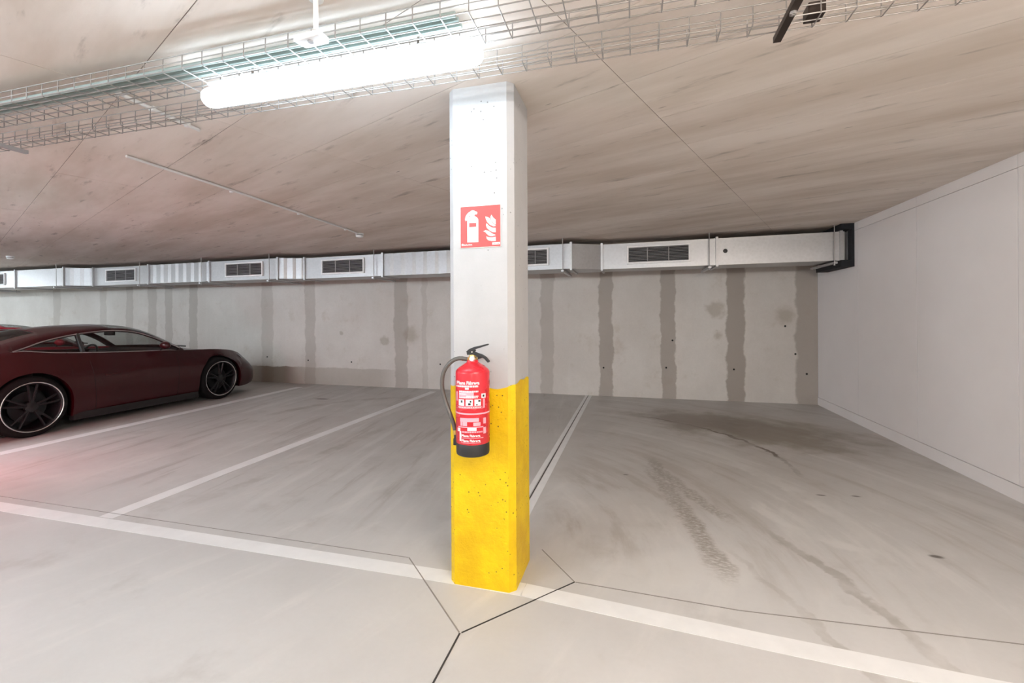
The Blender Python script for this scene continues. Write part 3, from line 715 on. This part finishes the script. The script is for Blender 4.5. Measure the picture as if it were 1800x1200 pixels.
# conduits on the ceiling
def conduit(pts, r, label, clips):
    t_ = thing('ceiling_conduit', pts[0], label, 'conduit')
    MB().tube(pts, r, 10).build('pipe', 'plastic', t_, True)
    a, b = Vector(pts[0]), Vector(pts[-1])
    for q in clips:
        p = a.lerp(b, q); d = (b - a).normalized(); n = Vector((-d.y, d.x, 0))
        c = [p + n * (r + .004) + d * .008, p - n * (r + .004) + d * .008, p - n * (r + .004) - d * .008, p + n * (r + .004) - d * .008]
        MB().prism([(v.x, v.y) for v in c][::-1], p.z - r - .003, ZC - .0012).build('saddle_clip', 'plastic', t_)
    return t_
zc_ = ZC - .0125
conduit([(-2.495, 1.585, zc_), (-2.52, 1.9, zc_), (-2.529, 2.104, zc_)], .010, 'short white conduit on the ceiling left of the lamp', (.45, .85))
conduit([(-3.42, 2.3, zc_), (-3.44, 3.1, zc_), (-3.56, 4.985, zc_), (-3.6, 5.28, zc_)], .0095, 'long white conduit on the ceiling running to the round detector', (.3, .6, .9))
# detectors
def detector(x, y_, label):
    t_ = thing('smoke_detector', (x, y_, ZC - .05), label, 'detector', 'white ceiling detectors')
    MB().lathe([(0, ZC - .0012), (.055, ZC - .0012), (.055, ZC - .018), (.05, ZC - .021), (0, ZC - .021)], (x, y_, 0), seg=24).build('base', 'plastic', t_, True)
    MB().lathe([(.040, ZC - .021), (.040, ZC - .030), (0, ZC - .030)], (x, y_, 0), seg=24).build('vent_gap', 'black', t_)
    MB().lathe([(.05, ZC - .030), (.052, ZC - .036), (.042, ZC - .052), (.02, ZC - .058), (0, ZC - .058)], (x, y_, 0), seg=24).build('sensor_head', 'plastic', t_, True)
detector(-3.613, 5.338, 'white smoke detector at the end of the long conduit')
detector(-10.966, 5.436, 'white smoke detector over the parked cars at the left')
det = thing('hanging_sensor', (-1.13, 1.38, 2.36), 'flat white sensor plate on a short stem beside the glowing lamp', 'sensor')
q = [P(u, v, 'z', 2.362) for u, v in ((515, 73), (538, 86), (579, 77), (560, 60))]
bevel(MB().prism([(p.x, p.y) for p in q][::-1] if False else [(q[0].x, q[0].y), (q[3].x, q[3].y), (q[2].x, q[2].y), (q[1].x, q[1].y)], 2.362, 2.384).build('plate', 'plastic', det), .004)
MB().lathe([(0, 2.358), (.010, 2.358), (.012, 2.362), (0, 2.363)], (-1.135, 1.382, 0), seg=16).build('lens_eye', 'slat', det)
MB().tube([(-1.094, 1.358, 2.38), (-1.094, 1.358, ZC - .0012)], .009, 10).build('stem', 'plastic', det, True)
MB().lathe([(0, ZC - .0012), (.028, ZC - .0012), (.026, ZC - .010), (0, ZC - .012)], (-1.094, 1.358, 0), seg=16).build('ceiling_rose', 'plastic', det, True)

# ------------------------------------------------------------------ cars
def curve(pts):
    pts = sorted(pts); n = len(pts); xs = [p[0] for p in pts]; ys = [p[1] for p in pts]
    d = [(ys[i + 1] - ys[i]) / (xs[i + 1] - xs[i]) for i in range(n - 1)]
    m = [d[0]] + [0 if d[i - 1] * d[i] <= 0 else 2 * d[i - 1] * d[i] / (d[i - 1] + d[i]) for i in range(1, n - 1)] + [d[-1]]
    def f(x):
        if x <= xs[0]: return ys[0]
        if x >= xs[-1]: return ys[-1]
        i = max(k for k in range(n - 1) if xs[k] <= x); h_ = xs[i + 1] - xs[i]; t_ = (x - xs[i]) / h_
        return ((2 * t_**3 - 3 * t_**2 + 1) * ys[i] + (t_**3 - 2 * t_**2 + t_) * h_ * m[i] + (-2 * t_**3 + 3 * t_**2) * ys[i + 1] + (t_**3 - t_**2) * h_ * m[i + 1])
    return f
WB, WR, RA = 2.43, .345, .385
zc_top = curve([(-1.03, .47), (-.99, .64), (-.85, .80), (-.55, .955), (-.2, 1.09), (.15, 1.19), (.42, 1.235), (.71, 1.262), (1.03, 1.272), (1.25, 1.265), (1.42, 1.245), (1.55, 1.217), (1.71, 1.165), (1.86, 1.095), (2.05, .995), (2.2, .91), (2.32, .855), (2.5, .825), (2.8, .785), (3.0, .735), (3.15, .655), (3.28, .55), (3.36, .44), (3.40, .34)])
z_belt = curve([(-1.03, .45), (-.99, .60), (-.85, .755), (-.6, .87), (-.3, .945), (-.05, .975), (.1, .955), (.3, .93), (.9, .892), (1.4, .872), (1.75, .862), (2.04, .845), (2.28, .838), (2.54, .822), (2.80, .790), (3.0, .735), (3.15, .645), (3.28, .52), (3.36, .41), (3.40, .32)])
w_belt = curve([(-1.03, .52), (-.9, .62), (-.5, .72), (0, .79), (.5, .80), (1.0, .79), (1.6, .775), (2.0, .72), (2.45, .67), (2.9, .62), (3.2, .54), (3.40, .40)])
w_max = curve([(-1.03, .66), (-.95, .77), (-.8, .85), (-.4, .915), (0, .93), (.4, .915), (.9, .885), (1.5, .88), (2.0, .892), (2.45, .905), (2.8, .885), (3.05, .83), (3.2, .75), (3.32, .62), (3.40, .45)])
z_wt = curve([(-.10, .975), (.06, 1.02), (.18, 1.06), (.40, 1.115), (.70, 1.163), (.965, 1.183), (1.18, 1.168), (1.33, 1.13), (1.48, 1.065), (1.62, .985), (1.78, .885)])
w_wt = curve([(-.12, .77), (.2, .66), (.5, .61), (.9, .59), (1.2, .60), (1.5, .64), (1.8, .76)])
shear = curve([(.3, 0), (.8, .05), (1.1, .14), (1.45, .30), (1.78, .48), (2.2, .40), (2.7, .22), (3.1, .08), (3.4, 0)])
S_A, S_B = -.10, 1.78
def z_low(s):
    z = .155 if -.9 < s < 3.0 else .155 + (.10 if s < 0 else .03) * min(1, (abs(s + .9) if s < 0 else abs(s - 3.0)) / .15)
    for c in (0, WB):
        if abs(s - c) < RA: z = max(z, WR + math.sqrt(RA**2 - (s - c)**2))
    return z
def section(s):
    """half cross section: list of (half width, s-position, z); rows: 0 lip, 1..7 side, 8 belt, 9 sill of glass, 10 top of glass, 11 rail, 12.. roof to centre"""
    zl, zb_, wb, wm = z_low(s), z_belt(s), w_belt(s), w_max(s); rows = [(wm - .14, s, zl + .01)]
    for k in range(8):
        t_ = k / 8; z = zl + (zb_ - zl) * t_; zr = (z - .155) / max(.05, zb_ - .155)
        prof = curve([(0, wm - .045), (.18, wm - .008), (.42, wm), (.65, wm - .012), (.82, wm - .045 - .35 * max(0, wm - .05 - wb)), (1.0, wb)])(zr)
        rows.append((prof, s, z))
    rows.append((wb, s, zb_))
    sc = s + shear(s); zt_ = zc_top(sc)
    if S_A <= s <= S_B:
        q = min(1, (s - S_A) / .12, (S_B - s) / .12)
        zw = max(z_wt(s), zb_ + .003); ww = w_wt(s)
        rows.append((wb - .016, s, zb_ + .012 * q)); zw = max(zw, zb_ + .012 * q + .001)
        ww = min(ww, wb - .018); rows.append((ww, s + shear(s) * .12, zw))
    else:
        e = -1 if s < 1 else 1
        rows.append((wb * .97, s + shear(s) * .04, zb_ + (zt_ - zb_) * .10)); rows.append((wb * .90, s + shear(s) * .12, zb_ + (zt_ - zb_) * .30))
    w10, y10, z10 = rows[-1]
    wr = w10 * .90; zr = max(z10 + (zt_ - z10) * .42, z10 + .0) if zt_ > z10 else z10 + (zt_ - z10) * .3
    rows.append((wr, s + shear(s) * .28, zr))
    for k in range(1, 7):
        t_ = k / 6; a = t_ * math.pi / 2
        rows.append((wr * (1 - t_), s + shear(s) * (.28 + .72 * math.sin(a)), zr + (zt_ - zr) * math.sin(a)))
    return rows
def make_car(name, loc, label, paint):
    car = thing(name, loc, label, 'car', local=True)
    S = set([-1.03 + 4.43 * k / 74 for k in range(75)] + [S_A, S_B, -.45, .42, .99])
    for c in (0, WB):
        for k in range(17): S.add(c + RA * math.cos(math.pi * k / 16) * .9999)
        S.add(c - RA - .004); S.add(c + RA + .004)
    S = sorted(S); S2 = [S[0]]
    for s in S[1:]:
        if s - S2[-1] > .0035: S2.append(s)
    S = S2; secs = [section(s) for s in S]; nr = len(secs[0])
    parts = {'body_shell': MB(), 'side_window': None, 'windscreen': MB(), 'rear_window': MB()}
    sw = {1: MB(), -1: MB()}
    for i in range(len(S) - 1):
        sm = (S[i] + S[i + 1]) / 2
        for sd in (1, -1):
            for j in range(nr - 1):
                quad = [(sd * secs[a][b][0], secs[a][b][1], secs[a][b][2]) for a, b in ((i, j), (i + 1, j), (i + 1, j + 1), (i, j + 1))]
                if j == 10 and S_A < sm < S_B: tgt = sw[sd]
                elif j >= 12 and .99 < sm < S_B - .03: tgt = parts['windscreen']
                elif j >= 14 and -.45 < sm < .30: tgt = parts['rear_window']
                else: tgt = parts['body_shell']
                tgt.add(quad, [(0, 1, 2, 3)])
    for i in (0, len(S) - 1):
        ring = [(r[0], r[1], r[2]) for r in secs[i]] + [(-r[0], r[1], r[2]) for r in secs[i][::-1][1:]]
        parts['body_shell'].add(ring, [tuple(range(len(ring)))])
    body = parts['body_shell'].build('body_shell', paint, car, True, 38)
    so = body.modifiers.new('thickness', 'SOLIDIFY'); so.thickness = .018; so.offset = -1
    for sd in (1, -1): sw[sd].build('side_window', 'glass', car, True)
    parts['windscreen'].build('windscreen', 'glass', car, True); parts['rear_window'].build('rear_window', 'darkglass', car, True)
    idx = [i for i, s in enumerate(S) if S_A <= s <= S_B]
    for sd in (1, -1):
        top = [Vector((sd * (secs[i][11][0] + .004), secs[i][11][1], secs[i][11][2] + .004)) for i in idx]
        bot = [Vector((sd * (secs[i][10][0] + .006), secs[i][10][1], secs[i][10][2] - .002)) for i in idx]
        MB().tube(top, .0075, 6).build('window_trim', 'chrome', car, True); MB().tube(bot, .006, 6).build('window_trim', 'chrome', car, True)
        # door shut lines
        for s0 in (.62, 1.72):
            pts = [Vector((sd * (r[0] + .0005), r[1] + (.06 if s0 > 1 else -.05) * (r[2] - .5), r[2])) for r in section(s0)[1:9]]
            MB().tube(pts, .0028, 5).build('door_gap', 'dark', car)
        dh = section(.82)[6]
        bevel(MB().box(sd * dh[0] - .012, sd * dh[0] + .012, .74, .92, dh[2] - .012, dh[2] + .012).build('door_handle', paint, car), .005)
        # B-pillar, mirror
        p9, p10 = secs[min(idx, key=lambda i: abs(S[i] - .58))][10], secs[min(idx, key=lambda i: abs(S[i] - .58))][11]
        MB().tube([(sd * (p9[0] - .012), .56, p9[2]), (sd * (p10[0] - .012), .60, p10[2])], .026, 6).build('pillar', 'black', car)
        mx = sd * .90
        m_ = MB().lathe([(0, -.085), (.035, -.078), (.058, -.04), (.064, .01), (.05, .05), (.02, .075), (0, .08)], (0, 0, 0), 'x', 16)
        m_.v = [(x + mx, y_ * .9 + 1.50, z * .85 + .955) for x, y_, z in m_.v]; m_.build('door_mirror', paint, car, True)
        MB().tube([(sd * .76, 1.53, .885), (mx - sd * .02, 1.50, .93)], .014, 8).build('mirror_arm', 'black', car)
        # headlamp, round and raked back
        h_ = MB().lathe([(0, .03), (.05, .026), (.085, .012), (.10, -.01)], (0, 0, 0), 'y', 24)
        R3 = Matrix.Translation((sd * .66, 2.985, .655)) @ Matrix.Rotation(sd * -.35, 4, 'Z') @ Matrix.Rotation(.75, 4, 'X')
        h_.v = [tuple(R3 @ Vector(v)) for v in h_.v]; h_.build('headlamp', 'lens', car, True)
        bevel(MB().box(sd * .30, sd * .66, -.985, -.93, .60, .64).build('tail_lamp', 'red', car), .008)
        # skirts
        MB().box(min(sd * .80, sd * .875), max(sd * .80, sd * .875), .40, WB - .40, .10, .19).build('side_skirt', 'dark', car)
        # wheels
        for c in (0, WB):
            ow = w_max(c) - .018; tw = .27 if c == 0 else .24
            wh = MB(); prof = [(.262, -tw), (.318, -tw), (.340, -tw + .03), (.345, -tw + .06), (.345, -.06), (.340, -.03), (.318, -.006), (.285, 0), (.262, -.008)]
            wh.lathe([(r, sd * (ow + x_)) for r, x_ in prof], (0, c, WR), 'x', 48, True); whl = wh.build('wheel', 'tyre', car, True, 50)
            MB().lathe([(r, sd * (ow + x_)) for r, x_ in ((.2615, -tw + .02), (.2615, -.012), (.275, -.002), (.279, .002), (.270, .0025), (.257, -.010), (.250, -.06), (.235, -tw + .05))], (0, c, WR), 'x', 48).build('rim_barrel', 'rim', whl, True, 60)
            MB().lathe([(r, sd * (ow + x_)) for r, x_ in ((.280, .0015), (.2845, .0045), (.279, .0065), (.274, .0035))], (0, c, WR), 'x', 56, True).build('rim_lip', 'lip', whl, True)
            for k in range(10):
                a = 2 * math.pi * (k // 2) / 5 + (.17 if k % 2 else -.17) + .3; a2 = 2 * math.pi * (k // 2) / 5 + (.10 if k % 2 else -.10) + .3
                p0 = Vector((sd * (ow - .035), c + .05 * math.cos(a2), WR + .05 * math.sin(a2))); p1 = Vector((sd * (ow - .018), c + .256 * math.cos(a), WR + .256 * math.sin(a)))
                MB().tube([p0, p0.lerp(p1, .5) + Vector((sd * .006, 0, 0)), p1], [.018, .013, .012], 6).build('spoke', 'rim', whl, True)
            MB().lathe([(0, sd * (ow - .012)), (.034, sd * (ow - .014)), (.062, sd * (ow - .026)), (.062, sd * (ow - .06))], (0, c, WR), 'x', 20).build('hub_cap', 'rim', whl, True)
            MB().lathe([(.06, sd * (ow - .10)), (.175, sd * (ow - .10)), (.175, sd * (ow - .12)), (.06, sd * (ow - .12))], (0, c, WR), 'x', 32, True).build('brake_disc', 'rim', whl)
    # floor tub, cabin and seats
    MB().box(-.60, .60, -.9, 3.1, .13, .42).build('floor_pan', 'dark', car)
    MB().box(-.62, .62, .40, WB - .45, .14, .50).build('cabin_floor', 'dark', car)
    for c in (0, WB): MB().box(-.62, .62, c - .39, c + .39, .30, .74).build('wheel_housing', 'dark', car)
    bevel(MB().box(-.72, .72, 1.50, 1.95, .55, .885).build('dashboard', 'leather', car), .05, 3)
    bevel(MB().box(-.70, .70, -.35, .12, .55, .90).build('rear_shelf', 'leather', car), .04, 3)
    for sx in (-.37, .37):
        st = bevel(MB().add([(sx - .22, .30, .50), (sx + .22, .30, .50), (sx + .22, .46, .50), (sx - .22, .46, .50), (sx - .17, .10, .98), (sx + .17, .10, .98), (sx + .17, .20, .98), (sx - .17, .20, .98)],
                            [(3, 2, 1, 0), (4, 5, 6, 7), (0, 1, 5, 4), (1, 2, 6, 5), (2, 3, 7, 6), (3, 0, 4, 7)]).build('seat_back', 'leather', car), .035, 3)
        bevel(MB().box(sx - .11, sx + .11, .07, .17, .99, 1.10).build('headrest', 'leather', car), .03, 3)
        bevel(MB().box(sx - .24, sx + .24, .40, .95, .42, .56).build('seat_cushion', 'leather', car), .04, 3)
    sw_ = MB().lathe([(.17 + .014 * math.cos(a), .014 * math.sin(a)) for a in [2 * math.pi * k / 8 for k in range(8)]], (0, 0, 0), 'y', 32, True)
    RS = Matrix.Translation((-.37, 1.30, .80)) @ Matrix.Rotation(-.4, 4, 'X'); sw_.v = [tuple(RS @ Vector(v)) for v in sw_.v]
    sw_.build('steering_wheel', 'black', car, True)
    MB().tube([(-.37, 1.30, .80), (-.37, 1.55, .72)], .03, 8).build('steering_column', 'black', car)
    bevel(MB().box(-.10, .10, 1.34, 1.37, 1.10, 1.155).build('rear_view_mirror', 'black', car), .01)
    bevel(MB().box(-.60, .60, -.80, -.42, .995, 1.02).build('tail_spoiler', paint, car), .01) if False else None
    MB().box(-.42, .42, 3.30, 3.405, .17, .30).build('front_intake', 'dark', car)
    MB().tube([(-.45, 2.20, .90), (0, 2.27, .895), (.45, 2.16, .895)], .010, 6).build('wiper', 'black', car)
    MB().box(-.50, .50, 3.05, 3.40, .135, .165).build('front_splitter', 'black', car)
    return car
car = make_car('sports_coupe', (-7.53, 3.47, 0), 'black two-door sports coupe, red flare tinted into its paint, parked nose to the back wall', 'paint')
car2 = make_car('sports_coupe', (-10.25, 3.75, 0), 'bright red car mostly hidden beyond the dark coupe', 'paint2')

# ------------------------------------------------------------------ added red light on a post, unseen at the left, imitating lens flare
bc = thing('red_flare_light', (-5.7, 2.0, 0), 'added unseen red light on a post by the aisle, imitating lens flare', 'lamp')
MB().lathe([(.06, .62), (.075, .64), (.075, .80), (.05, .84), (0, .85)], (-5.7, 2.0, 0), seg=24).build('lens', 'flare_glow', bc, True)
MB().lathe([(.11, 0), (.11, .015), (.05, .03), (.045, .60), (.075, .61), (.075, .62), (0, .62)], (-5.7, 2.0, 0), seg=24).build('post', 'black', bc, True)
MB().lathe([(.17, .862), (.175, .868), (.06, .90), (0, .905)], (-5.7, 2.0, 0), seg=24).build('hood', 'black', bc, True)  # keeps the added red light off the ceiling
MB().tube([(-5.7, 2.0, .84), (-5.7, 2.0, .88)], .012, 8).build('hood_stem', 'black', bc)
